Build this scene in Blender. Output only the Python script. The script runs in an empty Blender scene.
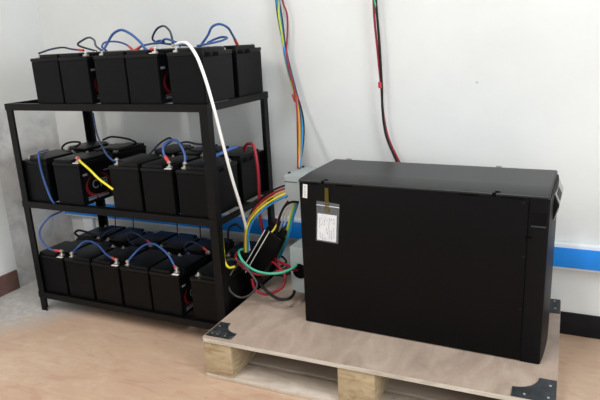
import bpy, bmesh, math, random
from mathutils import Vector, Matrix
random.seed(7)
C = bpy.context.scene.collection
scene = bpy.context.scene

# ------------------------------------------------------------------ camera
CH = 1.265
F = 586.0561
PI_, RO_, YA_ = [math.radians(a) for a in (15.4576, -2.826, -25.5662)]
fw = Vector((math.sin(YA_)*math.cos(PI_), math.cos(YA_)*math.cos(PI_), -math.sin(PI_)))
rt0 = Vector((math.cos(YA_), -math.sin(YA_), 0)); up0 = rt0.cross(fw)
rt = rt0*math.cos(RO_) + up0*math.sin(RO_)
up = -rt0*math.sin(RO_) + up0*math.cos(RO_)
CAM = Vector((0, 0, CH))
cd = bpy.data.cameras.new('camera'); cam = bpy.data.objects.new('camera', cd); C.objects.link(cam)
cd.sensor_fit = 'HORIZONTAL'; cd.sensor_width = 36; cd.lens = F*36/600; cd.clip_start = 0.05; cd.clip_end = 50
m = Matrix((rt, up, -fw)).transposed().to_4x4(); m.translation = CAM
cam.matrix_world = m
scene.camera = cam

def at(px, py, Y=None, Z=None, X=None):
    """the point seen at pixel (px, py) on a plane of constant Y, Z or X"""
    d = fw + rt*((px-300)/F) - up*((py-200)/F)
    if Y is not None: t = Y/d.y
    elif Z is not None: t = (Z-CH)/d.z
    else: t = X/d.x
    return CAM + d*t

# ------------------------------------------------------------------ materials
def srgb(h):
    if isinstance(h, str):
        c = [int(h[i:i+2], 16)/255 for i in (0, 2, 4)]
    else: c = [v/255 for v in h]
    return tuple((v/12.92 if v <= .04045 else ((v+.055)/1.055)**2.4) for v in c) + (1,)

class NT:
    def __init__(s, name):
        s.m = bpy.data.materials.new(name); s.m.use_nodes = True
        s.t = s.m.node_tree; s.n = s.t.nodes; s.b = s.n['Principled BSDF']
    def new(s, k, **kw):
        o = s.n.new(k)
        for a, v in kw.items(): setattr(o, a, v)
        return o
    def link(s, a, b): s.t.links.new(a, b)
    def setb(s, **kw):
        for k, v in kw.items(): s.b.inputs[k.replace('_', ' ')].default_value = v
    def coord(s, scale=(1, 1, 1), out='Object'):
        tc = s.new('ShaderNodeTexCoord'); mp = s.new('ShaderNodeMapping'); mp.inputs['Scale'].default_value = scale
        s.link(tc.outputs[out], mp.inputs['Vector']); return mp.outputs['Vector']
    def noise(s, vec, scale, detail=4, rough=.55, dist=0):
        n = s.new('ShaderNodeTexNoise'); n.inputs['Scale'].default_value = scale; n.inputs['Detail'].default_value = detail
        n.inputs['Roughness'].default_value = rough; n.inputs['Distortion'].default_value = dist
        s.link(vec, n.inputs['Vector']); return n.outputs['Fac']
    def ramp(s, fac, stops):
        r = s.new('ShaderNodeValToRGB'); e = r.color_ramp.elements
        while len(e) < len(stops): e.new(.5)
        for q, (p, c) in zip(e, stops): q.position = p; q.color = c if len(c) == 4 else (*c, 1)
        s.link(fac, r.inputs['Fac']); return r.outputs['Color']
    def math(s, op, a, b=None, clamp=False):
        n = s.new('ShaderNodeMath', operation=op, use_clamp=clamp)
        for i, v in enumerate((a, b)):
            if v is None: continue
            if isinstance(v, (int, float)): n.inputs[i].default_value = v
            else: s.link(v, n.inputs[i])
        return n.outputs[0]
    def mix(s, fac, a, b, mode='MIX'):
        n = s.new('ShaderNodeMix', data_type='RGBA', blend_type=mode)
        for i, v in ((0, fac), (6, a), (7, b)):
            if isinstance(v, (int, float)): n.inputs[i].default_value = v
            elif isinstance(v, tuple): n.inputs[i].default_value = v
            else: s.link(v, n.inputs[i])
        return n.outputs[2]
    def bump(s, h, strength=.2, dist=.002):
        b = s.new('ShaderNodeBump'); b.inputs['Strength'].default_value = strength; b.inputs['Distance'].default_value = dist
        s.link(h, b.inputs['Height']); s.link(b.outputs['Normal'], s.b.inputs['Normal'])

def plastic(name, col, rough=.45, var=.12, scale=14, spec=.5, metal=0, bump=0):
    q = NT(name); c = srgb(col); v = q.coord()
    n = q.noise(v, scale, 5, .6)
    lo = tuple(x*(1-var) for x in c[:3])+(1,); hi = tuple(min(1, x*(1+var)) for x in c[:3])+(1,)
    q.link(q.ramp(n, [(.3, lo), (.7, hi)]), q.b.inputs['Base Color'])
    q.setb(Roughness=rough, Metallic=metal); q.b.inputs['Specular IOR Level'].default_value = spec
    if bump: q.bump(q.noise(v, 900, 2), bump, .0005)
    return q.m

M = {}
M['case'] = plastic('battery_case_plastic', (4, 5, 7), .42, .15, spec=.14, bump=.25)
M['lid'] = plastic('battery_lid_plastic', (6, 7, 9), .4, .15, spec=.22, bump=.25)
M['recess'] = plastic('dark_recess', (4, 4, 4), .8, spec=.08)
M['rack'] = plastic('black_painted_steel', (7, 7, 8), .45, .3, 30, spec=.2, bump=.2)
M['silver'] = plastic('silver_terminal_metal', (215, 212, 205), .28, metal=.85)
M['tag'] = plastic('white_plastic_tag', (225, 225, 220), .5)
M['blue'] = plastic('blue_cable_sheath', (44, 80, 142), .42, .1)
M['darkblue'] = plastic('dark_blue_cable_sheath', (28, 40, 72), .42, .15)
M['blackc'] = plastic('black_cable_sheath', (9, 9, 10), .45, spec=.3)
M['greyc'] = plastic('charcoal_cable_sheath', (60, 58, 56), .5)
M['red'] = plastic('red_cable_sheath', (142, 22, 38), .42)
M['shrink'] = plastic('red_shrink_tube', (196, 62, 62), .45)
M['yellow'] = plastic('yellow_cable_sheath', (226, 214, 48), .4)
M['amber'] = plastic('amber_cable_sheath', (186, 140, 44), .42)
M['green'] = plastic('green_cable_sheath', (58, 172, 140), .4)
M['greenyellow'] = plastic('green_yellow_earth_sheath', (172, 192, 62), .42)
M['skyblue'] = plastic('sky_blue_cable_sheath', (40, 128, 186), .4)
M['whitec'] = plastic('white_cable_sheath', (240, 241, 240), .4, .03)
M['ups'] = plastic('ups_black_steel', (5, 5, 6), .5, .06, 5, spec=.14, bump=.15)
M['upstop'] = plastic('ups_cover_plastic', (20, 24, 25), .42, .06, 5, spec=.4, bump=.15)
M['bezel'] = plastic('ups_bezel_plastic', (5, 5, 8), .48, .06, 5, spec=.16)
M['panelgrey'] = plastic('control_panel_grey', (150, 148, 144), .4)
M['grey'] = plastic('grey_painted_metal_box', (150, 160, 161), .45, .06, 9)
M['paper'] = plastic('white_paper', (240, 243, 250), .7)
M['ink'] = plastic('grey_blue_ink', (120, 130, 165), .7)
M['trunk'] = plastic('white_trunking_plastic', (232, 236, 240), .4, .03)
M['trunkblue'] = plastic('blue_trunking_cover', (16, 138, 236), .38, .05)
M['socket'] = plastic('pale_socket_plastic', (205, 214, 228), .5)
M['labelred'] = plastic('label_red_print', (104, 14, 22), .45)
M['labelwhite'] = plastic('label_white_print', (112, 118, 128), .5)
M['labelblack'] = plastic('label_black_film', (6, 6, 7), .5, spec=.2)
M['bracket'] = plastic('black_corner_steel', (44, 47, 50), .5, .5, 60)
M['baseblack'] = plastic('black_skirting_tile', (20, 20, 24), .5, .2, spec=.2)
M['basebrown'] = plastic('brown_skirting_tile', (104, 76, 70), .5, .2)
M['strap'] = plastic('red_cable_tie_tape', (206, 40, 52), .5)

def glassy(name, col, alpha, rough=.2):
    q = NT(name); q.setb(Roughness=rough, Alpha=alpha); q.b.inputs['Base Color'].default_value = srgb(col)
    v = q.coord(); n = q.noise(v, 40, 3)
    q.link(q.math('MULTIPLY_ADD', n, .25), q.b.inputs['Roughness'])
    q.b.inputs['Alpha'].default_value = alpha
    return q.m
M['poly'] = glassy('clear_plastic_pouch', (180, 184, 186), .13)
M['tape'] = glassy('amber_adhesive_tape', (110, 90, 16), .32)
# worn bracket
q = NT('worn_black_bracket'); v = q.coord()
n = q.noise(v, 55, 6, .7, 1.0)
q.link(q.ramp(n, [(.45, srgb((30, 34, 36))), (.6, srgb((50, 54, 56))), (.68, srgb((150, 150, 150)))]), q.b.inputs['Base Color'])
q.setb(Roughness=.5); M['worn'] = q.m

# walls
def wall_mat(name, kind):
    q = NT(name); v = q.coord(out='Object')
    n1 = q.noise(v, 1.6, 5, .6); n2 = q.noise(v, 7, 6, .65, .6)
    base = q.ramp(n1, [(.35, srgb((219, 222, 221))), (.65, srgb((227, 230, 229)))])
    sep = q.new('ShaderNodeSeparateXYZ'); q.link(v, sep.inputs[0])
    x, y, z = sep.outputs
    # grey unpainted render low down near the corner
    jit = q.math('MULTIPLY_ADD', n2, .5); jit.node.inputs[2].default_value = -.25
    if kind == 'left':
        a = q.math('GREATER_THAN', y, 2.065)
        h = q.math('ADD', z, jit); b = q.ramp(h, [(.0, (1, 1, 1)), (.75, (.9, .9, .9)), (1.0, (0, 0, 0))])
        low = q.math('MULTIPLY', a, b)
    else:
        h = q.math('ADD', z, jit)
        s = q.ramp(h, [(.1, (1, 1, 1)), (.6, (0, 0, 0))])
        xs = q.math('ADD', x, jit); mr = q.new('ShaderNodeMapRange'); mr.inputs['From Min'].default_value = -2.3; mr.inputs['From Max'].default_value = -2.8
        q.link(xs, mr.inputs['Value'])
        low = q.math('MULTIPLY', s, mr.outputs[0])
    grey = q.ramp(n2, [(.36, srgb((160, 160, 163))), (.5, srgb((196, 194, 193))), (.64, srgb((216, 213, 210)))])
    col = q.mix(q.math('MULTIPLY', low, .68), base, grey)
    if kind == 'left':
        dx = q.math('POWER', q.math('ABSOLUTE', q.math('SUBTRACT', y, 2.15)), 2)
        dz = q.math('POWER', q.math('ABSOLUTE', q.math('SUBTRACT', z, .055)), 2)
        near = q.math('LESS_THAN', q.math('ADD', dx, dz), .0036)
        bl = q.math('GREATER_THAN', q.noise(v, 38, 3, .6), .44)
        grey = q.mix(q.math('MULTIPLY', near, bl), grey, srgb((40, 40, 42)))
    # small scuffs
    vor = q.new('ShaderNodeTexVoronoi'); vor.inputs['Scale'].default_value = 3.2; q.link(v, vor.inputs['Vector'])
    sp = q.math('LESS_THAN', vor.outputs['Distance'], .018)
    col = q.mix(q.math('MULTIPLY', sp, .45), col, srgb((140, 130, 120)))
    q.link(col, q.b.inputs['Base Color']); q.setb(Roughness=.55)
    q.bump(q.noise(v, 25, 5), .12, .004)
    return q.m
M['wallb'] = wall_mat('white_painted_wall', 'back')
M['walll'] = wall_mat('white_wall_with_grey_render', 'left')

# floor : pinkish-tan vinyl with pale streaks and grey cement dust by the left wall
q = NT('tan_wood_effect_floor'); v = q.coord()
v2 = q.coord(scale=(1, 3.2, 1))
n1 = q.noise(v, 2.2, 6, .6, .5); n2 = q.noise(v2, 5, 8, .65, 1.4); n3 = q.noise(v, 26, 5, .7)
c1 = q.ramp(n1, [(.32, srgb((182, 153, 132))), (.5, srgb((191, 163, 139))), (.66, srgb((198, 174, 147)))])
c2 = q.ramp(n2, [(.36, srgb((178, 138, 115))), (.46, srgb((190, 161, 138))), (.56, srgb((193, 165, 141))), (.68, srgb((205, 184, 164)))])
col = q.mix(.5, c1, c2)
wv = q.new('ShaderNodeTexWave', wave_type='BANDS', bands_direction='Y'); wv.inputs['Scale'].default_value = 5; wv.inputs['Distortion'].default_value = 7
wv.inputs['Detail'].default_value = 4; wv.inputs['Detail Scale'].default_value = 1.2; q.link(v2, wv.inputs['Vector'])
col = q.mix(q.math('MULTIPLY', q.ramp(wv.outputs['Fac'], [(.0, (1, 1, 1)), (.12, (0, 0, 0))]), .08), col, srgb((162, 126, 104)))
sep = q.new('ShaderNodeSeparateXYZ'); q.link(v, sep.inputs[0])
# distance from a line running from the left wall to the rack foot: grey dust zone
d = q.math('MULTIPLY_ADD', sep.outputs[1], -.75); d.node.inputs[2].default_value = 0
d = q.math('ADD', sep.outputs[0], d)
jj = q.math('MULTIPLY_ADD', n2, .5); jj.node.inputs[2].default_value = -.25
j3 = q.math('MULTIPLY_ADD', n3, .3); j3.node.inputs[2].default_value = -.15
d = q.math('ADD', q.math('ADD', d, jj), j3)
mr = q.new('ShaderNodeMapRange'); mr.inputs['From Min'].default_value = -3.50; mr.inputs['From Max'].default_value = -3.80; q.link(d, mr.inputs['Value'])
dust = q.ramp(n3, [(.2, srgb((160, 162, 162))), (.5, srgb((176, 176, 174))), (.8, srgb((204, 202, 196)))])
col = q.mix(q.math('MULTIPLY', mr.outputs[0], .95), col, dust)
pal = q.ramp(q.math('MULTIPLY', n1, n3), [(.25, (0, 0, 0)), (.42, (1, 1, 1))])
col = q.mix(q.math('MULTIPLY', pal, .14), col, srgb((226, 218, 206)))
q.link(col, q.b.inputs['Base Color']); q.setb(Roughness=.42); q.b.inputs['Specular IOR Level'].default_value = .35
M['floor'] = q.m

def wood(name, a, b, c, sx, sy, rough=.7):
    q = NT(name); v = q.coord(scale=(sx, sy, 14)); v1 = q.coord()
    n = q.noise(v, 3, 8, .65, 1.0); n2 = q.noise(v1, 4, 6, .7); n3 = q.noise(v1, 30, 4, .7)
    col = q.ramp(n, [(.3, srgb(a)), (.5, srgb(b)), (.7, srgb(c))])
    col = q.mix(q.math('MULTIPLY', q.ramp(n2, [(.5, (0, 0, 0)), (.7, (1, 1, 1))]), .35), col, srgb(a))
    col = q.mix(q.math('MULTIPLY', q.ramp(n3, [(.58, (0, 0, 0)), (.72, (1, 1, 1))]), .25), col, srgb((120, 100, 84)))
    q.link(col, q.b.inputs['Base Color']); q.setb(Roughness=rough); q.b.inputs['Specular IOR Level'].default_value = .25
    q.bump(n, .25, .002); return q.m
M['ply'] = wood('dusty_plywood', (146, 130, 118), (166, 148, 134), (180, 164, 150), 3, 1.2)
M['edge'] = wood('pale_plywood_edge', (178, 170, 156), (200, 194, 182), (214, 210, 200), 2, 2)
M['block'] = wood('pine_block', (140, 122, 90), (176, 158, 128), (188, 172, 142), 4, 4)
M['board'] = wood('grey_bottom_board', (176, 162, 146), (198, 186, 172), (212, 202, 190), 1.5, 5)

# ------------------------------------------------------------------ mesh helpers
def bx(bm, x0, x1, y0, y1, z0, z1, bev=0, seg=2):
    r = bmesh.ops.create_cube(bm, size=1)
    vs = r['verts']
    for w in vs:
        w.co = Vector(((x0+x1)/2 + w.co.x*(x1-x0), (y0+y1)/2 + w.co.y*(y1-y0), (z0+z1)/2 + w.co.z*(z1-z0)))
    if bev:
        es = list({e for w in vs for e in w.link_edges})
        bmesh.ops.bevel(bm, geom=es, offset=bev, segments=seg, affect='EDGES', profile=.6)
    return vs

def prism(bm, pts, axis, a, b, bev=0):
    """extrude a closed 2-D outline along an axis from a to b"""
    def P(p, t):
        return {'x': (t, p[0], p[1]), 'y': (p[0], t, p[1]), 'z': (p[0], p[1], t)}[axis]
    A = [bm.verts.new(P(p, a)) for p in pts]; B = [bm.verts.new(P(p, b)) for p in pts]
    n = len(pts)
    fs = [bm.faces.new(A[::-1]), bm.faces.new(B)]
    for i in range(n): fs.append(bm.faces.new((A[i], A[(i+1) % n], B[(i+1) % n], B[i])))
    bmesh.ops.recalc_face_normals(bm, faces=fs)
    if bev:
        es = list({e for f in fs for e in f.edges})
        bmesh.ops.bevel(bm, geom=es, offset=bev, segments=2, affect='EDGES', profile=.6)

def cyl(bm, c, r, h, axis='z', seg=16, r2=None):
    rot = {'z': Matrix.Identity(4), 'y': Matrix.Rotation(math.pi/2, 4, 'X'), 'x': Matrix.Rotation(math.pi/2, 4, 'Y')}[axis]
    bmesh.ops.create_cone(bm, cap_ends=True, segments=seg, radius1=r, radius2=r if r2 is None else r2, depth=h,
                          matrix=Matrix.Translation(c) @ rot)

def spline(pts, per=8):
    """centripetal Catmull-Rom curve through the points"""
    P = [Vector(p) for p in pts]
    P = [P[0]+(P[0]-P[1])*.5] + P + [P[-1]+(P[-1]-P[-2])*.5]
    out = []
    for i in range(1, len(P)-2):
        p0, p1, p2, p3 = P[i-1:i+3]
        t0 = 0; t1 = t0+max((p1-p0).length, 1e-6)**.5; t2 = t1+max((p2-p1).length, 1e-6)**.5; t3 = t2+max((p3-p2).length, 1e-6)**.5
        for k in range(per):
            t = t1+(t2-t1)*k/per
            a1 = p0*((t1-t)/(t1-t0))+p1*((t-t0)/(t1-t0)); a2 = p1*((t2-t)/(t2-t1))+p2*((t-t1)/(t2-t1)); a3 = p2*((t3-t)/(t3-t2))+p3*((t-t2)/(t3-t2))
            b1 = a1*((t2-t)/(t2-t0))+a2*((t-t0)/(t2-t0)); b2 = a2*((t3-t)/(t3-t1))+a3*((t-t1)/(t3-t1))
            out.append(b1*((t2-t)/(t2-t1))+b2*((t-t1)/(t2-t1)))
    out.append(P[-2]); return out

def sweep(bm, path, r, seg=10):
    rings = []; n = None
    for i, p in enumerate(path):
        t = (path[min(i+1, len(path)-1)]-path[max(i-1, 0)]).normalized()
        if n is None:
            n = t.cross(Vector((0, 0, 1)))
            if n.length < .1: n = t.cross(Vector((0, 1, 0)))
        n = (n - t*n.dot(t)).normalized(); b = t.cross(n)
        rings.append([bm.verts.new(p + (n*math.cos(2*math.pi*k/seg) + b*math.sin(2*math.pi*k/seg))*r) for k in range(seg)])
    for A, B in zip(rings, rings[1:]):
        for k in range(seg): bm.faces.new((A[k], A[(k+1) % seg], B[(k+1) % seg], B[k]))
    bm.faces.new(rings[0][::-1]); bm.faces.new(rings[-1])

def mesh(name, bm, mat, smooth=30):
    me = bpy.data.meshes.new(name); bmesh.ops.recalc_face_normals(bm, faces=bm.faces[:]); bm.to_mesh(me); bm.free()
    for mm in (mat if isinstance(mat, list) else [mat]): me.materials.append(mm)
    for p in me.polygons: p.use_smooth = True
    try: me.set_sharp_from_angle(angle=math.radians(smooth))
    except Exception: pass
    return me

def link(name, me, parent=None, loc=None, label=None):
    o = bpy.data.objects.new(name, me); C.objects.link(o)
    if parent: o.parent = parent
    if loc is not None: o.location = loc
    if label: o['label'] = label
    return o

def obj(name, bm, mat, parent=None, label=None, smooth=30):
    return link(name, mesh(name, bm, mat, smooth), parent, None, label)

def thing(name, label, cat, loc=(0, 0, 0), rz=0, group=None):
    o = bpy.data.objects.new(name, None); C.objects.link(o)
    o.empty_display_size = .05
    o.location = loc; o.rotation_euler = (0, 0, rz); o['label'] = label; o['category'] = cat
    if group: o['group'] = group
    return o

def tag(o, label, cat, group=None):
    o['label'] = label; o['category'] = cat
    if group: o['group'] = group
    return o

def struct(name, bm, mat):
    o = obj(name, bm, mat); o['kind'] = 'structure'; return o

# ------------------------------------------------------------------ room
WY = 2.4955; LX = -2.7437; CZ = 2.75
bm = bmesh.new(); bx(bm, LX-.1, 2.6, -1.6, WY+.1, -.1, 0); struct('floor', bm, M['floor'])
bm = bmesh.new(); bx(bm, LX-.1, 2.6, WY, WY+.1, 0, CZ); struct('wall_back', bm, M['wallb'])
bm = bmesh.new(); bx(bm, LX-.1, LX, -1.6, WY, 0, CZ); struct('wall_left', bm, M['walll'])
bm = bmesh.new(); bx(bm, LX-.1, 2.6, -1.6, WY+.1, CZ, CZ+.1); struct('ceiling', bm, M['wallb'])
bm = bmesh.new(); bx(bm, -2.5, 2.6, WY-.01, WY, 0, .1002, .002); struct('baseboard_back', bm, M['baseblack'])
bm = bmesh.new(); bx(bm, LX, LX+.012, -1.6, 2.055, 0, .108, .002); struct('baseboard_left', bm, M['basebrown'])

# black smudge of tar low on the left wall beside the rack
# trunking
t = thing('cable_trunking', 'long white wall trunking with a blue cover strip running behind the rack and cabinet', 'cable trunking', (0, WY, .36))
bm = bmesh.new(); bx(bm, LX+.002, 2.6, -.038, -.001, .304-.36, .411-.36, .004); obj('base_channel', bm, M['trunk'], t)
bm = bmesh.new(); bx(bm, LX+.002, 2.6, -.046, -.037, .315-.36, .398-.36, .003); obj('cover_strip', bm, M['trunkblue'], t, 'bright blue cover strip')
t = thing('socket_plate', 'pale socket plate on back wall under the trunking, seen between the lower shelves', 'socket', (-2.60, WY, .24))
bm = bmesh.new(); bx(bm, -.045, .045, -.014, 0, -.05, .06, .004); obj('plate', bm, M['socket'], t)
bm = bmesh.new(); bx(bm, -.036, .036, -.0165, -.0135, -.038, .048, .002); obj('faceplate', bm, M['trunk'], t)

# ------------------------------------------------------------------ rack
RX0, RX1, RY0, RY1 = -2.382, -1.280, 1.8894, 2.386
T = .004; A_ = .037
SZ = {'top': 1.0361, 'mid': .5726, 'bot': .1005}
rack = thing('steel_shelf_rack', 'black three-tier angle-iron rack holding rows of batteries', 'shelf rack', (RX0, RY0, 0))
W, D = RX1-RX0, RY1-RY0
for cx, cy, sx, sy in ((0, 0, 1, 1), (W, 0, -1, 1), (0, D, 1, -1), (W, D, -1, -1)):
    bm = bmesh.new()
    x1 = cx + sx*A_; y1 = cy + sy*A_
    pts = [(cx, cy), (x1, cy), (x1, cy+sy*T), (cx+sx*T, cy+sy*T), (cx+sx*T, y1), (cx, y1)]
    prism(bm, pts, 'z', 0, SZ['top'], 0)
    obj('leg', bm, M['rack'], rack)
for key, z in SZ.items():
    h = .029
    e = .0015
    inx = T+.001
    for y0, y1 in ((inx, .036), (D*.5-.038, D*.5+.038), (D-.036, D-inx)):
        bm = bmesh.new(); bx(bm, inx, W-inx, y0, y1, z-.004, z-.0005); obj('shelf_bar', bm, M['rack'], rack)
    for nm, (a, b, c, d) in {'f': (-e, W+e, -e-.002, -e), 'b': (-e, W+e, D+e, D+e+.002)}.items():
        bm = bmesh.new(); bx(bm, a, b, c, d, z-h, z+.001, .0006, 1); obj('beam', bm, M['rack'], rack)
    for (a, b) in ((-e-.002, -e), (W+e, W+e+.002)):
        bm = bmesh.new(); bx(bm, a, b, -e, D+e, z-h, z+.001, .0006, 1); obj('beam', bm, M['rack'], rack)

# ------------------------------------------------------------------ batteries
BW, BL = .1635, .219
cache = {}
def bat_meshes(kind):
    """kind 'R': pole at front right and rear left; 'L' mirrored"""
    if kind in cache: return cache[kind]
    s = 1 if kind == 'R' else -1
    hx, hy = BW/2, BL/2; d = {}
    bm = bmesh.new()
    vs = bx(bm, -hx+.001, hx-.001, -hy+.001, hy-.001, 0, .183, 0)
    for w in vs:
        if w.co.z < .01: w.co.x *= .992; w.co.y *= .992
    bmesh.ops.bevel(bm, geom=bm.edges[:], offset=.003, segments=2, affect='EDGES')
    d['case'] = mesh('case', bm, M['case'])
    # lid : rim all round, raised slab with two notched corners
    bm = bmesh.new(); bx(bm, -hx, hx, -hy, hy, .182, .197, .0025)
    nx, ny = .046, .040; e = .006
    a = hx-e; b = hy-e
    pts = [(-a, -b), (a-nx, -b), (a-nx, -b+ny), (a, -b+ny), (a, b), (-a+nx, b), (-a+nx, b-ny), (-a, b-ny)]
    pts = [(s*x, y) for x, y in pts]
    if s < 0: pts = pts[::-1]
    prism(bm, pts, 'z', .196, .211, .002)
    d['lid'] = mesh('lid', bm, M['lid'])
    for i, (px, py) in enumerate(((s*(a-nx/2), -b+ny/2), (-s*(a-nx/2), b-ny/2))):
        bm = bmesh.new()
        bx(bm, px-.010, px+.010, py-.009, py+.009, .1965, .205, .002)
        cyl(bm, (px, py, .2075), .0065, .007, seg=6)
        cyl(bm, (px, py, .2115), .0035, .005, seg=10)
        d['t%d' % i] = mesh('terminal', bm, M['silver'])
    d['tp'] = (s*(a-nx/2), -b+ny/2)
    # white terminal tag lying on the lid edge
    bm = bmesh.new(); tx = s*(hx-.020); bx(bm, tx-.018, tx+.014, -hy-.0006, -hy+.012, .1972, .1995, .0006)
    d['tag'] = mesh('white_tag', bm, M['tag'])
    # label on right-hand side
    X = hx-.0012
    bm = bmesh.new(); bx(bm, X, X+.0006, -hy+.012, hy-.012, .012, .150)
    d['label'] = mesh('label', bm, M['labelblack'])
    bm = bmesh.new()
    n = 40; ca, cz = .0, .078
    def ring(a0, a1, r0, r1, w0, w1):
        vv = []
        for k in range(n+1):
            t = k/n; an = math.radians(a0+(a1-a0)*t); w = w0+(w1-w0)*math.sin(math.pi*t)
            vv.append((bm.verts.new((X+.0012, ca-.006+math.cos(an)*(r0), cz+math.sin(an)*(r1))),
                       bm.verts.new((X+.0012, ca-.006+math.cos(an)*(r0-w), cz+math.sin(an)*(r1-w)))))
        for p, q_ in zip(vv, vv[1:]): bm.faces.new((p[0], q_[0], q_[1], p[1]))
    ring(120, 330, .082, .056, .002, .016)
    ring(-20, 75, .078, .054, .002, .009)
    d['ring'] = mesh('red_emblem', bm, M['labelred'])
    bm = bmesh.new()
    bm.free()
    for k, bb in enumerate(((-hy+.014, -hy+.040, .136, .145), (.035, .070, .136, .141), (-.080, -.03, .018, .027), (-.02, .05, .018, .027), (-.080, .02, .031, .034))):
        bm = bmesh.new(); bx(bm, X+.0008, X+.0014, *bb); d['print%d' % k] = mesh('white_print', bm, M['labelwhite'])
    # handle slots on right side (two windows)
    bm = bmesh.new()
    for y0 in (-hy+.016, -hy+.072): bx(bm, hx-.002, hx+.0006, y0, y0+.042, .176, .1935, .001)
    d['slotR'] = mesh('handle_slot', bm, M['recess'])
    bm = bmesh.new(); bx(bm, -.026, -.002, -hy-.0008, -hy+.002, .184, .192, .001); bx(bm, .002, .026, -hy-.0008, -hy+.002, .184, .192, .001)
    d['slotF'] = mesh('handle_slot', bm, M['rack'])
    cu = bpy.data.curves.new('txt', 'FONT'); cu.body = 'CTB'; cu.size = .056; cu.extrude = .0004; cu.align_x = 'CENTER'; cu.space_character = .95
    to = bpy.data.objects.new('txt', cu); C.objects.link(to)
    bpy.context.view_layer.update()
    me = bpy.data.meshes.new_from_object(to.evaluated_get(bpy.context.evaluated_depsgraph_get()))
    bpy.data.objects.remove(to)
    R = Matrix.Rotation(math.pi/2, 4, 'Z') @ Matrix.Rotation(math.pi/2, 4, 'X')
    me.transform(Matrix.Translation((X+.0012, .004, .066)) @ R)
    me.materials.clear(); me.materials.append(M['labelwhite']); me.name = 'lettering'
    d['text'] = me
    cache[kind] = d; return d

POLE = {}
def battery(key, kind, x0, y0, z, label, group, lab=False, slot=False, fslot=False, white=False, rz=0):
    d = bat_meshes(kind)
    o = thing('battery', label, 'battery', (x0+BW/2, y0+BL/2, z), rz, group)
    link('case', d['case'], o); link('lid', d['lid'], o)
    link('terminal', d['t0'], o); link('terminal', d['t1'], o)
    if white: link('white_tag', d['tag'], o)
    if lab:
        l = link('label', d['label'], o, label='black label with red swoosh and white lettering')
        link('red_emblem', d['ring'], l); [link('white_print', d['print%d' % k], l) for k in range(5)]; link('lettering', d['text'], l)
    if slot: link('handle_slot', d['slotR'], o)
    if fslot: link('handle_slot', d['slotF'], o)
    px, py = d['tp']
    POLE[key] = Vector((x0+BW/2+px, y0+BL/2+py, z+.211))
    POLE[key+'r'] = Vector((x0+BW/2-px, y0+BL/2-py, z+.211))
    return o

ORD = ['first', 'second', 'third', 'fourth', 'fifth', 'sixth']
YF, YB = 1.8995, 2.1480
tiers = {
 'top': ([-2.186, -2.020, -1.824, -1.658, -1.450], 'LRLRL', 'top shelf', {1, 3}),
 'mid': ([-2.361, -2.158, -1.822, -1.648, -1.467], 'LRLRL', 'middle shelf', {1}),
 'bot': ([-2.354, -2.182, -2.011, -1.839, -1.671, -1.452], 'RLRLRL', 'bottom shelf', {2, 4}),
}
extra = {
 ('top', 0): 'leftmost front one on the top shelf',
 ('top', 1): 'second from left in the top shelf front row, left of a dark gap',
 ('top', 2): 'third from left in the top shelf front row',
 ('top', 3): 'fourth from left in the top shelf front row, red label in gap',
 ('top', 4): 'right-end front one on the top shelf, crossed by white cable',
 ('mid', 0): 'leftmost front one on the middle shelf, blue cable down its face',
 ('mid', 1): 'with large red label and yellow cable, middle shelf front row',
 ('mid', 2): 'third from left in the middle shelf front row',
 ('mid', 3): 'middle shelf front row, under left foot of blue arch',
 ('mid', 4): 'right-end front one on the middle shelf',
 ('bot', 0): 'leftmost front one on the bottom shelf',
 ('bot', 1): 'second from left in the bottom shelf front row',
 ('bot', 2): 'third from left in the bottom shelf front row',
 ('bot', 3): 'fourth from left in the bottom shelf front row',
 ('bot', 4): 'fifth from left in the bottom shelf front row',
 ('bot', 5): 'right-end front one on the bottom shelf, near the pallet',
}
for tier, (xs, kinds, nm, labs) in tiers.items():
    z = SZ[tier]; n = len(xs)
    for i, x in enumerate(xs):
        yy = YF + ({'mid': {0: .004, 1: .002}}.get(tier, {}).get(i, 0))
        battery('%s%d' % (tier, i), kinds[i], x, yy, z, 'black battery, ' + extra[(tier, i)], 'batteries in the front row of the ' + nm,
                lab=i in labs, slot=(i == n-1 and tier != 'bot'), fslot=(tier == 'top' and i == 2), white=(kinds[i] == 'R' and (tier, i) != ('top', 1)))
        where = 'at the right end' if i == n-1 else ('at the left end' if i == 0 else ORD[i] + ' from the left')
        battery('%sb%d' % (tier, i), kinds[i], x, YB, z, 'black battery in the back row of the %s, %s' % (nm, where),
                'batteries in the back row of the ' + nm, slot=(i == n-1 and tier != 'bot'))

# ------------------------------------------------------------------ cables
def P(l, Y):
    """list of (px, py[, Y]) or Vector -> points"""
    return [p if isinstance(p, Vector) else at(p[0], p[1], p[2] if len(p) > 2 else Y) for p in l]

def wire(name, pts, r, mat, parent, per=8, label=None):
    bm = bmesh.new(); sweep(bm, spline(pts, per), r); return obj(name, bm, M[mat], parent, label, 60)

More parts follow.
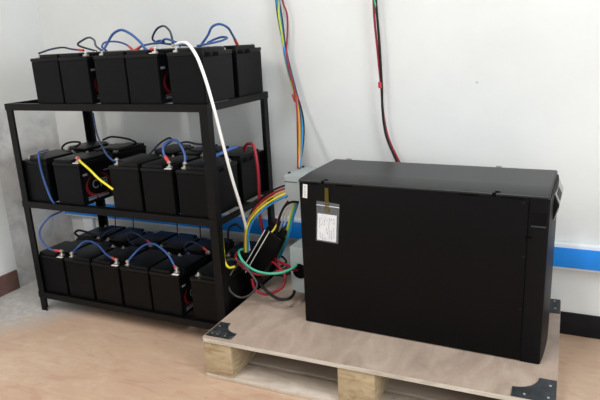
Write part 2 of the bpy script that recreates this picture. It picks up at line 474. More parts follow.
def cable(label, pts, Y, r=.0045, mat='blue', group=None, red0=False, red1=False, lug0=False, lug1=False, name='battery_cable', cat='cable', dark=None):
    pts = P(pts, Y)
    t = thing(name, label, cat, pts[0], 0, group)
    L = [p - pts[0] for p in pts]
    path = spline(L, 8)
    bm = bmesh.new(); sweep(bm, path, r); obj('sheath', bm, M[mat], t, None, 60)
    def sleeve(seq):
        out = [seq[0]]; acc = 0
        for a, b in zip(seq, seq[1:]):
            acc += (b-a).length; out.append(b)
            if acc > .030: break
        if len(out) < 2: return
        bm = bmesh.new(); sweep(bm, out, r*1.35); obj('sleeve', bm, M['shrink'], t, 'red shrink sleeve', 60)
    if red0: sleeve(path)
    if red1: sleeve(path[::-1])
    for fl, p in ((lug0, path[0]), (lug1, path[-1])):
        if fl:
            bm = bmesh.new(); cyl(bm, p+Vector((0, 0, .001)), .010, .004, seg=14); cyl(bm, p+Vector((0, 0, .005)), .0055, .006, seg=6)
            obj('lug', bm, M['silver'], t, 'silver ring lug')
    return t
V = Vector
up_ = V((0, 0, .006))
pl = lambda k: POLE[k] + up_
GJ = 'blue jumper cables between batteries'
# top shelf
cable('thin dark blue cable lying along the lid of the leftmost top shelf battery', [pl('top0'), (52, 49, 1.93), (63, 47.5, 1.94), (71, 49, 1.94), pl('top1')+V((-.01, .0, .004))], 1.93, .0040, 'darkblue', GJ, red1=True)
cable('small blue-black loop rising near the left end of the top shelf', [pl('topb0')+V((.10, 0, -.004)), (78, 45, 2.14), (83, 40, 2.12), (89, 37.5, 2.1), (94, 40, 2.06), (96, 46, 1.98), pl('top2')+V((-.008, .008, 0))], 2.1, .0045, 'darkblue', GJ)
cable('large blue arch over the two middle batteries of the top shelf', [pl('top2')+V((.008, .0, 0)), (108, 42, 1.94), (113, 34, 1.94), (121, 30, 1.94), (130, 33.5, 1.94), (140, 42, 1.94), (147, 50, 1.94), pl('top3')], 1.94, .0052, 'blue', GJ, red1=True, lug1=True)
cable('low blue loop lying behind the large arch on the top shelf', [at(134, 51, 2.15), (126, 44.5, 2.15), (114, 41.5, 2.15), (104, 43, 2.13), (102, 47, 2.12), (107, 51, 2.14)], 2.15, .0042, 'blue', GJ, red0=True)
cable('flat blue cable with red end running right along the top shelf lids', [at(135, 50.5, 2.1), (141, 46.5, 2.1), (150, 44, 2.08), (159, 43, 2.05), (163, 41.5, 2.05), (160, 40.5, 2.06), (154, 43, 2.1)], 2.1, .0045, 'blue', GJ, red0=True)
cable('narrow tall blue arch right of the large arch on the top shelf', [pl('topb3'), (153, 40, 2.13), (156, 30, 2.12), (163, 26, 2.1), (169, 30, 2.06), (172, 38, 2.0), (173, 46, 1.96)], 2.13, .0045, 'darkblue', GJ, lug1=True)
cable('short hooked blue cable by the white cable on the top shelf', [pl('top4')+V((.02, 0, .002)), (179, 44, 1.95), (173, 41, 1.97), (166, 39, 2.0), (163, 41, 2.02), (166, 44, 2.03)], 1.95, .0045, 'blue', GJ)
cable('blue arch over the right end of the top shelf', [V((-1.405, 2.06, 1.246)), (208, 35, 2.06), (212, 27, 2.06), (219, 24, 2.07), (227, 27, 2.09), (232, 34, 2.13), V((-1.302, 2.19, 1.25))], 2.1, .0048, 'blue', GJ, red1=True)
cable('flattened blue loop under the right arch on the top shelf', [V((-1.395, 2.03, 1.253)), (214, 42.5, 2.05), (222, 40.5, 2.08), (227, 38, 2.1), (222, 37, 2.12), (214, 39.5, 2.12), (207, 43, 2.11)], 2.0, .0045, 'blue', GJ)
cable('thick white cable sweeping from the top shelf down past the right leg', [at(176, 44.5, 1.96), (182, 42.5, 1.93), (189, 45, 1.87), (197, 57, 1.84), (205, 78, 1.83), (213, 105, 1.84), (222, 140, 1.87), (232, 178, 1.93), (241, 208, 2.0), (246, 228, 2.06), (249, 250, 2.1)], 1.9, .0062, 'whitec', name='power_cable')
# middle shelf
cable('blue cable hanging from the leftmost middle shelf battery to the shelf below',
      [at(48, 150, 2.10), (41, 151.5, 1.99), (38.5, 155, 1.895), (40.5, 168, 1.8950), (46, 186, 1.8950), (53, 202, 1.8950), (60, 207, 1.93), (62, 211, 1.99), (50, 217, 1.93), (42.5, 225, 1.90), (39.5, 233, 1.89), (42.5, 242, 1.89), (50, 249, 1.90), pl('bot0')+V((0, 0, .004))], 1.9, .0045, 'blue', GJ, red1=True, lug1=True)
cable('yellow cable with red sleeve drooping from a middle shelf terminal', [pl('mid1'), (82, 163, 1.89), (90, 170, 1.875), (99, 179, 1.875), (107, 185, 1.88), (113, 189.5, 1.886)], 1.88, .0052, 'yellow', red0=True, lug0=True)
cable('thin black loop on the back row lids at the left of the middle shelf', [at(66, 151, 2.14), (62, 148.5, 2.14), (64, 145, 2.15), (72, 142, 2.15), (80, 142.5, 2.17), (77, 146, 2.18), (68, 150, 2.16)], 2.14, .005, 'blackc')
cable('black cable looping behind the back left leg over the middle shelf lids', [at(103, 140, 2.25), (110, 137, 2.25), (120, 137.5, 2.25), (131, 140, 2.25), (136, 143, 2.25), (130, 146, 2.22), (112, 150, 2.2)], 2.25, .005, 'blackc')
cable('second black cable lying across back row lids of the middle shelf', [at(96, 151, 2.1), (106, 149, 2.12), (118, 149.5, 2.15), (130, 147, 2.2), (141, 144.5, 2.22)], 2.15, .005, 'blackc')
cable('dark blue cable dropping beside the back left leg to a middle shelf terminal', [at(93, 113, 2.30), (94.5, 122, 2.28), (97, 134, 2.2), (102, 146, 2.1), (108, 156, 2.0), (114, 161, 1.96), pl('mid2')+V((0, 0, .003))], 2.2, .0045, 'blue', GJ, lug1=True)
cable('bright blue arch joining two batteries at the right of the middle shelf', [pl('mid3')+V((.0, 0, .003)), (163.5, 153, 1.94), (163.5, 147, 1.95), (168, 142, 1.96), (175, 140, 1.96), (181, 146, 1.95), (185, 156, 1.94), pl('mid4')+V((.004, 0, .003))], 1.95, .0055, 'blue', GJ, red0=True, lug0=True, lug1=True)
cable('dark blue cable rising behind the bright arch on the middle shelf', [at(149, 155, 2.1), (156, 147, 2.12), (163, 141, 2.14), (170, 138, 2.15), (172, 140, 2.15), (166, 145, 2.14), (158, 152, 2.1)], 2.12, .0045, 'darkblue', GJ)
cable('dark blue cable lying along the back of the middle shelf near the right leg', [at(178, 144, 2.14), (186, 142, 2.15), (196, 144, 2.15), (206, 145, 2.15), (214, 148, 2.12), (222, 152, 2.1)], 2.14, .0048, 'darkblue', GJ)
cable('black cable with red sleeve behind the right part of the middle shelf', [at(186, 148, 2.1), (194, 151, 2.08), (202, 151, 2.08), (210, 148, 2.1), (217, 145, 2.16)], 2.1, .0048, 'blackc')
cable('short thick blue cable lying just right of the rack leg on the middle shelf', [at(203, 161, 2.0), (214, 157, 2.02), (224, 152, 2.05), (232, 148.5, 2.08), (237, 147, 2.1)], 2.05, .0075, 'blue', GJ)
cable('red cable hooking over the right end of the middle shelf and dropping down', [at(245, 151, 2.2), (245, 147, 2.18), (249, 143.5, 2.15), (253.5, 146, 2.13), (256, 156, 2.12), (258, 172, 2.12), (259, 190, 2.12), (259.5, 208, 2.12), (261, 222, 2.12), (264, 234, 2.13), (270, 246, 2.13)], 2.15, .0068, 'red', name='power_cable')
# bottom shelf
cable('blue arch joining the second and third front batteries of the bottom shelf', [pl('bot1'), (78, 247, 1.98), (84, 242, 2.0), (91, 241.5, 2.0), (99, 246, 1.99), (106, 254, 1.97), pl('bot2')], 1.98, .0048, 'blue', GJ, red1=True, lug1=True, lug0=True)
cable('blue arch joining the fourth and fifth front batteries of the bottom shelf', [pl('bot3'), (135, 253, 1.97), (143, 246, 1.98), (152, 243.5, 1.98), (161, 248, 1.97), (169, 256, 1.96), (174, 265, 1.95), pl('bot4')], 1.98, .0048, 'blue', GJ, red1=True, lug1=True, lug0=True)
cable('dark blue cable with red sleeve, back row, left part of the bottom shelf', [at(97, 243, 2.17), (101, 238, 2.17), (107, 232, 2.18), (114, 229, 2.2), (120, 228.5, 2.22)], 2.18, .0045, 'darkblue', GJ, red0=True, lug0=True)
cable('black doubled cable loop on the back row lids of the bottom shelf', [at(98, 240, 2.16), (90, 239.5, 2.15), (80, 237, 2.15), (75, 233, 2.15), (78, 230.5, 2.17), (88, 232.5, 2.18), (98, 236, 2.18)], 2.16, .006, 'blackc')
cable('dark blue loop on the back row in the middle of the bottom shelf', [at(136, 246, 2.16), (130, 242, 2.14), (127, 236, 2.13), (130, 232, 2.13), (137, 234, 2.13), (145, 239, 2.14), (151, 244, 2.16)], 2.14, .0045, 'darkblue', GJ, red1=True, lug0=True)
cable('dark blue arch on the back row at the right of the bottom shelf', [at(188, 254, 2.14), (184.5, 248, 2.13), (187, 243, 2.13), (193, 242, 2.14), (201, 246, 2.14), (208, 252, 2.15)], 2.14, .0045, 'darkblue', GJ, red1=True, lug0=True, lug1=True)
cable('black loop behind the right rack leg at the bottom shelf', [at(229, 244, 2.12), (228, 234, 2.12), (230, 227, 2.12), (236, 224.5, 2.14), (242, 229, 2.15)], 2.12, .005, 'blackc')
for i, (px, a, b, nm) in enumerate(((115, 217, 230, 'leftmost'), (133, 219, 232, 'second'), (177, 224, 238, 'third'), (200, 227, 240, 'rightmost'))):
    cable('%s of four thin black leads hanging at the back below the middle shelf' % nm, [at(px, a-3, 2.26), (px+.3, (a+b)/2, 2.26), (px+1.2, b, 2.25)], 2.26, .003, 'blackc', 'thin black leads under the middle shelf')
cable('short yellow lead beside the right rack leg above the bottom shelf', [at(222, 236, 1.99), (223.5, 250, 1.98), (225, 262, 1.97), (229, 267.5, 1.97), (235, 266.5, 1.98)], 1.98, .0052, 'yellow')

# hanging bundles on the wall
def bundle(label, wires, tapes, cat='cable bundle', name='cable_bundle', group=None):
    o0 = P([wires[0][1][0]], None)[0]
    t = thing(name, label, cat, o0, 0, group)
    for mat, pts, r in wires:
        wire('wire', [p-o0 for p in P(pts, None)], r, mat, t, label=mat.replace('skyblue', 'blue').replace('greenyellow', 'green and yellow').replace('blackc', 'black').replace('whitec', 'white').replace('amber', 'amber') + ' wire')
    for a, b, r in tapes:
        a, b = [p-o0 for p in P([a, b], None)]
        bm = bmesh.new(); sweep(bm, [a, (a+b)/2, b], r, 14); obj('tape_band', bm, M['strap'], t, 'red tape band')
    return t
TOPZ = [(0, .9, 0)]
def up_to_ceiling(px0, Y, dx=0):
    p = at(px0, 0, Y); return V((p.x+dx, Y, CZ-.005))
bundle('bundle of blue, black and red wires hanging down the wall into the upper grey box', [
  ('skyblue', [up_to_ceiling(277, 2.45), (277, 0, 2.45), (280, 18, 2.45), (283, 42, 2.45), (288, 66, 2.45), (295, 93, 2.45), (300.5, 115, 2.42), (302, 130, 2.36), (301, 150, 2.28), (299.5, 168, 2.17)], .0065),
  ('blackc', [up_to_ceiling(276, 2.46), (276.5, 0, 2.46), (278, 14, 2.46), (282, 36, 2.46), (288, 62, 2.46), (296, 92, 2.46), (302, 114, 2.43), (303.5, 130, 2.37), (302, 150, 2.29), (299, 168, 2.18)], .006),
  ('greenyellow', [up_to_ceiling(278.5, 2.455), (278.5, 0, 2.455), (279, 16, 2.44), (281.5, 32, 2.44), (286, 62, 2.455), (294.5, 94, 2.44), (298, 112, 2.41), (299.5, 130, 2.35), (299.5, 150, 2.27), (298.5, 168, 2.16)], .005),
  ('darkblue', [up_to_ceiling(280, 2.46), (279, 0, 2.46), (282, 20, 2.46), (285, 45, 2.46), (290, 68, 2.46), (296, 92, 2.45), (299.5, 112, 2.41), (300.5, 130, 2.355), (300, 150, 2.275), (299, 168, 2.165)], .0055),
  ('red', [up_to_ceiling(282, 2.46), (282.5, 0, 2.46), (287, 14, 2.46), (287.5, 32, 2.46), (286.5, 52, 2.45), (289, 68, 2.44), (295, 93, 2.43), (297, 110, 2.40), (297.5, 130, 2.345), (298, 150, 2.265), (298, 168, 2.155)], .0042),
  ('amber', [(294, 92, 2.438), (297, 104, 2.42), (299, 120, 2.38), (299.5, 138, 2.31), (299.2, 155, 2.24), (298.6, 168, 2.162)], .0058),
 ], [((294.3, 94.5, 2.445), (296.6, 101, 2.435), .0125)])
bundle('red and black wires hanging down the wall behind the black cabinet', [
  ('red', [up_to_ceiling(373, 2.46), (373.5, 0, 2.46), (374.5, 20, 2.46), (377, 45, 2.46), (379.5, 70, 2.46), (381.5, 90, 2.46), (383.5, 115, 2.46), (388.5, 138, 2.46), (399, 161, 2.45), (412, 185, 2.44)], .0052),
  ('blackc', [up_to_ceiling(376, 2.455), (376, 0, 2.455), (377.5, 20, 2.455), (379.5, 45, 2.455), (381, 70, 2.455), (382, 90, 2.455), (382.5, 110, 2.455), (386, 135, 2.455), (396, 160, 2.445), (406, 185, 2.44)], .0055),
  ('green', [up_to_ceiling(374.5, 2.452), (374.6, 0, 2.452), (375.5, 5, 2.452), (376.5, 14, 2.462)], .0042),
 ], [((380.3, 82, 2.457), (380.7, 88, 2.457), .010)])
# run of wires from the upper grey box down behind the leaning unit
bundle('rainbow run of wires curving from the upper grey box down beside the rack', [
  ('blackc', [(288, 184.5, 2.07), (278, 188, 2.07), (268, 193, 2.07), (258, 202, 2.07), (251, 213, 2.07), (248, 226, 2.07), (248, 250, 2.08)], 0.0041),
  ('red', [(288, 187.5, 2.065), (278, 191, 2.065), (267, 197, 2.065), (256, 207, 2.065), (250, 216, 2.08), (247, 228, 2.08), (246.5, 250, 2.09)], 0.0043),
  ('amber', [(288, 190, 2.06), (278, 194, 2.06), (267, 200, 2.06), (257, 209, 2.06), (249, 219, 2.06), (245.5, 230, 2.06), (244.5, 252, 2.07)], 0.0041),
  ('yellow', [(288, 192.5, 2.055), (279, 196.5, 2.055), (268, 203, 2.055), (258, 211, 2.055), (250, 221, 2.055), (246.5, 232, 2.055), (246, 252, 2.06)], 0.0041),
  ('skyblue', [(288, 195.5, 2.05), (279, 199.5, 2.05), (269, 205.5, 2.05), (260, 213, 2.05), (252.5, 222, 2.05), (248.5, 233, 2.05), (248, 252, 2.06)], 0.0046),
 ], [])
bundle('second spray of wires dropping from under the upper grey box behind the leaning unit', [
  ('blackc', [(299, 202.5, 2.1), (292, 202, 2.09), (286, 205, 2.08), (281.5, 212, 2.08), (278.5, 222, 2.08), (276, 234, 2.09)], 0.0051),
  ('red', [(288, 201, 2.1), (284, 207, 2.1), (279.5, 216, 2.1), (276, 226, 2.1)], 0.0041),
  ('yellow', [(286, 203, 2.12), (281.5, 213, 2.12), (278, 221, 2.11), (275, 228, 2.09), (272, 232, 2.085)], 0.0041),
  ('whitec', [(290, 203, 2.13), (285, 212, 2.13), (282, 222, 2.13), (279, 232, 2.14)], 0.0037),
  ('whitec', [(293, 203, 2.13), (288, 212, 2.13), (285, 222, 2.13), (282, 233, 2.14)], 0.0037),
  ('yellow', [(295, 203, 2.11), (291, 214, 2.11), (287.5, 228, 2.12), (283, 242, 2.14), (276.5, 256, 2.16)], 0.0041),
  ('green', [(296.5, 203, 2.105), (292.5, 214, 2.105), (289, 229, 2.115), (284.5, 243, 2.135), (278, 257, 2.155)], 0.0037),
  ('skyblue', [(298, 203, 2.1), (294, 215, 2.1), (290.5, 230, 2.11), (286, 244, 2.13), (279.5, 258, 2.15)], 0.0043),
 ], [])
# loops on the pallet corner
cable('mint green cable sweeping from the lower grey box round the leaning unit', [at(298, 264, 2.06), (293, 268, 2.02), (282, 272.5, 2.0), (268, 273.5, 1.99), (254, 270, 1.98), (243.5, 262, 1.98), (239, 254, 2.0), (240, 250, 2.05), (245, 249, 2.09)], 2, .0055, 'green', name='loose_cable')
cable('red cable running out of the lower grey box beside the green one', [at(300, 270, 2.06), (292, 270, 2.03), (280, 271, 2.01), (270, 274, 2.0), (256, 274, 1.99), (243, 267, 1.985), (236, 258, 1.99), (237, 253, 2.03)], 2, .0058, 'red', name='loose_cable')
cable('red cable loop lying on the pallet under the leaning unit', [at(252, 279, 1.99), (255, 289, 2.0), (264, 294, 2.01), (275, 292, 2.02), (283, 286, 2.03), (285, 276, 2.06), (278, 266, 2.09), (270, 260, 2.12)], 2, .0062, 'red', name='loose_cable')
cable('red cable from behind the leaning unit to the lower grey box', [at(270, 255, 2.13), (278, 261, 2.12), (287, 265, 2.09), (297, 268, 2.07)], 2, .006, 'red', name='loose_cable')
cable('charcoal cable making a wide loop left of the pallet cables', [at(223, 262, 2.02), (233, 259, 2.0), (242, 263, 1.97), (252, 275, 1.96), (257, 284, 1.955), (252, 293, 1.95), (241, 297.5, 1.95), (231, 292, 1.95), (228, 282, 1.96), (232, 272, 1.99), (238, 265, 2.03)], 2, .0045, 'greyc', name='loose_cable')
cable('thick black cable curling across the pallet to the lower grey box', [at(258, 279, 2.03), (262, 286, 2.0), (269, 293, 1.985), (279, 299, 1.975), (289, 298.5, 1.99), (294, 293, 2.04), (295, 286, 2.075)], 2, .0068, 'blackc', name='loose_cable')
cable('thin black cable tangled behind the leaning unit near the lower grey box', [at(262, 282, 2.06), (270, 275, 2.07), (279, 268, 2.1), (286, 262, 2.13), (281, 256, 2.16), (272, 254, 2.18)], 2, .005, 'blackc', name='loose_cable')

# leaning black unit
top_c = at(279, 232, 2.13); bot_c = at(250, 281, 2.13)
ax = (top_c-bot_c)
Llen = ax.length
lean = math.atan2(ax.x, ax.z)
unit = thing('leaning_unit', 'black elongated power unit with two white stripes leaning between rack and cabinet', 'power strip', bot_c, 0)
unit.rotation_euler = (0, lean, 0)
bm = bmesh.new(); bx(bm, -.052, .042, -.035, .04, -.03, Llen-.004, .008, 3); obj('body', bm, M['case'], unit)
bm = bmesh.new(); bx(bm, -.051, -.0475, -.0365, -.034, .03, Llen-.012); obj('white_stripe', bm, M['tag'], unit, 'white stripe')
bm = bmesh.new(); bx(bm, -.031, -.0272, -.0365, -.034, .02, Llen-.006); obj('white_stripe', bm, M['tag'], unit, 'white stripe')
bm = bmesh.new(); bx(bm, -.050, -.014, -.026, .02, Llen-.005, Llen+.036, .004); obj('plug_block', bm, M['case'], unit)
bm = bmesh.new(); bx(bm, .006, .034, -.026, .02, Llen-.005, Llen+.036, .004); obj('plug_block', bm, M['case'], unit)

# ------------------------------------------------------------------ pallet
PZ = .1724
pal = thing('wooden_pallet', 'plywood-topped wooden pallet with black metal corners under the cabinet', 'pallet', (-1.2465, 1.6652, 0), math.radians(.7744))
PW, PD = 1.2566, .7632
bm = bmesh.new()
def rounded(w, d, r, n=6):
    pts = []
    for cx, cy, a0 in ((w-r, r, -90), (w-r, d-r, 0), (r, d-r, 90), (r, r, 180)):
        for k in range(n+1):
            a = math.radians(a0+90*k/n); pts.append((cx+r*math.cos(a), cy+r*math.sin(a)))
    return pts
prism(bm, rounded(PW, PD, .012), 'z', PZ-.017, PZ-.0005, 0)
dk = obj('deck', bm, M['edge'], pal)
dk.data.materials.append(M['ply'])
for f in dk.data.polygons:
    if abs(f.normal.z) > .9: f.material_index = 1
for x0, x1 in ((.006, .126), (.556, .690), (1.128, 1.250)):
    for y0, y1 in ((.004, .76),):
        bm = bmesh.new(); bx(bm, x0, x1, y0, y1, .0165, PZ-.0175, .003); obj('block', bm, M['block'], pal)
for y0, y1 in ((.002, .115), (.135, .235), (.33, .43), (.53, .63), (.66, .76)):
    bm = bmesh.new(); bx(bm, .004, PW-.004, y0, y1, 0.0005, .016, .002); obj('bottom_board', bm, M['board'], pal)
def bracket(cx, cy, sx, sy, mat, lab, s=1.0):
    a = .128*s; w = .052*s; r = .085*s
    pts = [(0, 0), (a, 0), (a, w)]
    n = 8
    for k in range(n+1):   # concave inner curve
        an = math.radians(-90 - 90*k/n)
        pts.append((a + (a-w)*math.cos(an)*.0 + (a-w)*(-math.sin(math.radians(90*k/n)))*1.0, a - (a-w)*math.cos(math.radians(90*k/n))))
    pts.append((0, a))
    pts = [(p[0], p[1]) for p in pts]
    P2 = []
    for p in pts:
        if not P2 or (abs(p[0]-P2[-1][0])+abs(p[1]-P2[-1][1])) > 1e-5: P2.append(p)
    P2 = [(cx+sx*x, cy+sy*y) for x, y in P2]
    bm = bmesh.new(); prism(bm, P2, 'z', PZ, PZ+.0025, 0)
    bmesh.ops.triangulate(bm, faces=bm.faces[:])
    b = obj('corner_bracket', bm, M[mat], pal, lab)
    bm = bmesh.new()
    for u, v_ in ((.022, .022), (.09, .018), (.018, .09)): cyl(bm, (cx+sx*u*s, cy+sy*v_*s, PZ+.0035), .004, .002, seg=10)
    obj('screw', bm, M['silver'] if mat == 'worn' else M['grey'], b)
bracket(.006, .020, 1, 1, 'worn', 'worn black corner bracket', .88)
bracket(PW-.002, .004, -1, 1, 'bracket', 'dark steel corner bracket')
bracket(PW-.002, PD-.004, -1, -1, 'bracket', 'dark steel corner bracket')
bracket(.004, PD-.004, 1, -1, 'bracket', 'dark steel corner bracket')

# ------------------------------------------------------------------ UPS cabinet
UO = V((-.9218, 1.9213, PZ)); UA = math.radians(-1.5531)
ups = thing('power_supply_cabinet', 'large black floor-standing power supply cabinet on the wooden pallet', 'power cabinet', UO, UA)
w, d, h, s = .8714, .3614, .5865, .0593
def ul(pxy, v_=0.0, u_=None):
    """pixel -> local coordinates on the cabinet's front plane v = v_"""
    ca, sa = math.cos(UA), math.sin(UA)
    dr = fw + rt*((pxy[0]-300)/F) - up*((pxy[1]-200)/F)
    nrm = V((-sa, ca, 0)); o = UO + nrm*v_
    t = (o-CAM).dot(nrm)/dr.dot(nrm); p = CAM + dr*t - UO
    return (p.x*ca+p.y*sa, p.z)
bm = bmesh.new(); bx(bm, .004, w-s-.004, .006, d-.004, .001, h-.014, .004); obj('chassis', bm, M['ups'], ups)
bm = bmesh.new(); bx(bm, .002, w-s-.003, 0, .0055, .003, h-.0125, .0025); obj('side_panel', bm, M['ups'], ups)
# bezel with bowed end
def endprof(x0, bow, y0=0, y1=None, n=14):
    y1 = d if y1 is None else y1
    pts = [(x0, y0+.003)]
    pts.append((x0, y0)); pts.append((w-.006, y0))
    for k in range(n+1):
        t = k/n; pts.append((w + bow*math.sin(math.pi*t)**.7, y0+.004+(y1-y0-.008)*t))
    pts += [(x0, y1)]
    return pts
bm = bmesh.new(); prism(bm, endprof(w-s, .010), 'z', .001, h-.0125, 0); obj('front_bezel', bm, M['bezel'], ups, smooth=40)
# top cover: sloping front lip
prof = [(-.001, h-.0115), (-.001, h-.006), (.001, h-.003), (.006, h-.0015), (.10, h+.0045), (.106, h+.004), (d-.02, h+.004), (d-.004, h+.002), (d, h-.004), (d, h-.0115)]
bm = bmesh.new(); prism(bm, prof, 'x', -.001, w-.003, 0)
bmesh.ops.bevel(bm, geom=[e for e in bm.edges if abs(e.verts[0].co.x-e.verts[1].co.x) < 1e-6 and min(e.verts[0].co.z, e.verts[1].co.z) > h-.006], offset=.003, segments=2, affect='EDGES')
obj('top_cover', bm, M['upstop'], ups)
# slots under the lip and latches
for a, b in (((304, 179.5), (317, 180.5)), ((336, 181.5), (352, 183)), ((459, 190), (479, 191.8)), ((502, 193), (524, 195))):
    ua, za = ul(a); ub, zb = ul(b)
    bm = bmesh.new(); bx(bm, ua, ub, -.0016, .004, h-.0175, h-.0112, 0); obj('slot', bm, M['recess'], ups)
for pxy in ((323, 177), (495, 189.5)):
    u0, _ = ul(pxy)
    bm = bmesh.new(); bx(bm, u0-.008, u0+.004, -.0018, .004, h-.014, h-.002, .001); bx(bm, u0+.000, u0+.016, .005, .009, h-.001, h+.0022, .0006)
    obj('latch', bm, M['recess'], ups)
for u0 in (.06, .665):
    bm = bmesh.new(); bx(bm, u0-.010, u0+.010, d-.008, d+.004, h-.006, h+.0068, .001); obj('latch', bm, M['panelgrey'], ups)
for pxy in ((523.5, 203), (526, 257), (520, 309)):
    u0, z0 = ul(pxy)
    bm = bmesh.new(); cyl(bm, (min(u0, w-s-.010), -.0005, z0), .003, .002, 'y', 12); obj('screw', bm, M['upstop'], ups)
# grip recess in bezel
u0, z0 = ul((531, 226)); u1, z1 = ul((547, 228))
bm = bmesh.new(); bx(bm, u0, w-.008, -.0022, .004, z0-.003, z0+.002, .0012); obj('grip_lip', bm, M['bracket'], ups)
bm = bmesh.new(); bx(bm, u0, w-.008, -.0008, .004, z0+.001, z0+.046, 0); obj('grip_recess', bm, M['case'], ups)
u2, z2 = ul((527, 236)); bm = bmesh.new(); bx(bm, w-s-.007, w-s+.012, -.0022, .006, z2-.008, z2+.001, .001); obj('catch', bm, M['recess'], ups)
bm = bmesh.new(); bx(bm, w-s-.003, w-s, -.0004, .012, .001, h-.0125); obj('seam', bm, M['recess'], ups)
# tilted control panel on the end face
bm = bmesh.new()
pts = [(w-.01, h-.013), (w+.006, h-.013), (w+.022, h-.048), (w+.0215, h-.058), (w+.011, h-.098), (w-.01, h-.098)]
prism(bm, pts, 'y', .07, .30, .003)
cp = obj('control_panel', bm, M['bezel'], ups)
bm = bmesh.new()
prism(bm, [(w+.0075, h-.013), (w+.0235, h-.048), (w+.021, h-.049), (w+.005, h-.014)], 'y', .085, .285)
obj('display_frame', bm, M['panelgrey'], cp, 'light grey display frame')
bm = bmesh.new()
prism(bm, [(w+.0115, h-.0198), (w+.0225, h-.0438), (w+.0205, h-.0448), (w+.0095, h-.0208)], 'y', .11, .21)
obj('screen', bm, M['labelblack'], cp)
bm = bmesh.new()
prism(bm, [(w+.0223, h-.059), (w+.012, h-.0975), (w+.009, h-.0965), (w+.0195, h-.058)], 'y', .0695, .10)
obj('trim_strip', bm, M['panelgrey'], cp, 'light grey trim strip')
# sticker, pouch
def quad(bm, pts, v0, v1, z=None):
    prism(bm, pts, 'y', v0, v1)
bm = bmesh.new(); quad(bm, [ul(p) for p in ((303, 184), (307.4, 184.6), (307.2, 198.2), (302.8, 197.4))], -.0008, -.0001)
st = obj('sticker', bm, M['tag'], ups, 'small white printed sticker')
bm = bmesh.new()
for k in range(7):
    a = ul((303.9, 186+1.6*k)); b = ul((306.3, 186.3+1.6*k)); quad(bm, [a, b, (b[0], b[1]-.0016), (a[0], a[1]-.0016)], -.0011, -.0008)
obj('print', bm, M['ink'], st)
pq = [(317, 200.5), (339.7, 204), (338.5, 243.8), (316.3, 240.2)]
bm = bmesh.new(); quad(bm, [ul(p) for p in pq], -.0034, -.0028); 
po = obj('document_pouch', bm, M['poly'], ups, 'clear plastic pouch holding a paper')
bm = bmesh.new(); quad(bm, [ul(p) for p in ((317.9, 213), (336.9, 215.6), (336.2, 242.3), (317.4, 239.3))], -.0022, -.0014)
obj('paper', bm, M['paper'], po, 'white handwritten paper')
bm = bmesh.new()
for a, b in ((204.0, 204.7),):
    quad(bm, [ul((317, a)), ul((339.6, a+3.2)), ul((339.6, b+3.2)), ul((317, b))], -.0042, -.0034)
obj('zip_seal', bm, M['socket'], po, 'pale zip seal')
bm = bmesh.new(); rnd = random.Random(3)
for k in range(7):          # pen strokes: columns of short squiggles
    x = 320+2.3*k
    y = 217+rnd.random()*3
    while y < 238:
        L = 1.2+rnd.random()*2.2; dx = rnd.uniform(-.9, .9)
        if rnd.random() < .62:
            quad(bm, [ul((x, y)), ul((x+.45, y)), ul((x+dx+.45, y+L)), ul((x+dx, y+L))], -.0026, -.0023)
        y += L+.8
obj('handwriting', bm, M['ink'], po)
bm = bmesh.new(); quad(bm, [ul(p) for p in ((325.2, 187.5), (328.8, 188), (329.8, 212), (325.4, 211.5))], -.0050, -.0043)
obj('tape', bm, M['tape'], ups, 'strip of amber adhesive tape')
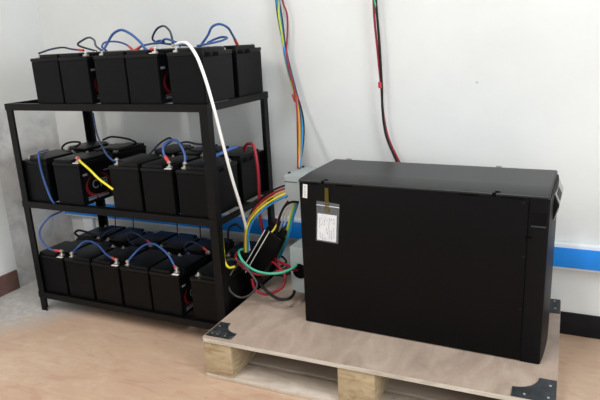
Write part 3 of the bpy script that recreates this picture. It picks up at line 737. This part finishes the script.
# grey terminal boxes at rear end (left)
bm = bmesh.new()
ca, sa = math.cos(UA), math.sin(UA)
def wl(p):
    q_ = p-UO; return V((q_.x*ca+q_.y*sa, -q_.x*sa+q_.y*ca, q_.z))
a = wl(at(284, 175, 2.05)); b = wl(at(284, 200, 2.05))
bm = bmesh.new(); bx(bm, a.x, .003, a.y, a.y+.165, b.z, a.z, .004)
tb = obj('terminal_box', bm, M['grey'], ups, 'upper grey metal terminal box')
bm = bmesh.new(); cyl(bm, (a.x+.006, a.y+.035, a.z+.002), .006, .006, seg=12); cyl(bm, (a.x+.012, a.y+.150, a.z+.002), .006, .006, seg=12); obj('screw', bm, M['blackc'], tb)
bm = bmesh.new(); bx(bm, a.x+.0, a.x+.06, a.y-.002, a.y+.001, a.z-.028, a.z-.0255); obj('seam', bm, M['greyc'], tb)
a = wl(at(289.3, 246.5, 2.05)); b = wl(at(291, 291, 2.05))
bm = bmesh.new(); bx(bm, a.x, .003, a.y, a.y+.16, b.z, a.z, .004)
tb = obj('terminal_box', bm, M['grey'], ups, 'lower grey metal terminal box')
hc = wl(at(300, 271, 2.05))
bm = bmesh.new(); cyl(bm, (hc.x, a.y-.0005, hc.z), .033, .004, 'y', 28); obj('cable_hole', bm, M['recess'], tb, 'dark round cable hole')

# ------------------------------------------------------------------ light
def area(name, loc, size, power, col, rot=(0, 0, 0), sy=None):
    l = bpy.data.lights.new(name, 'AREA'); l.energy = power; l.color = col; l.size = size
    if sy: l.shape = 'RECTANGLE'; l.size_y = sy
    o = bpy.data.objects.new(name, l); C.objects.link(o); o.location = loc; o.rotation_euler = rot; return o
area('ceiling_tube_light', (-1.9, -.2, 2.70), .25, 34, (1, .92, .87), sy=1.2)
area('ceiling_tube_light', (-.5, .8, 2.70), .25, 25, (.965, .99, 1), sy=1.2)
area('ceiling_tube_light', (1.0, .9, 2.70), 1.2, 9, (.965, .99, 1), sy=.25)
area('daylight_window', (2.5, .2, 1.6), 1.6, 58, (.93, .97, 1), rot=(math.radians(90), 0, math.radians(85)), sy=1.6)
wd = bpy.data.worlds.new('world'); scene.world = wd; wd.use_nodes = True
bg = wd.node_tree.nodes['Background']; bg.inputs[0].default_value = (.95, .98, 1, 1); bg.inputs[1].default_value = .5

scene.view_settings.view_transform = 'Standard'; scene.view_settings.look = 'None'
scene.view_settings.gamma = 1; scene.view_settings.exposure = 0.2; scene.view_settings.use_curve_mapping = False
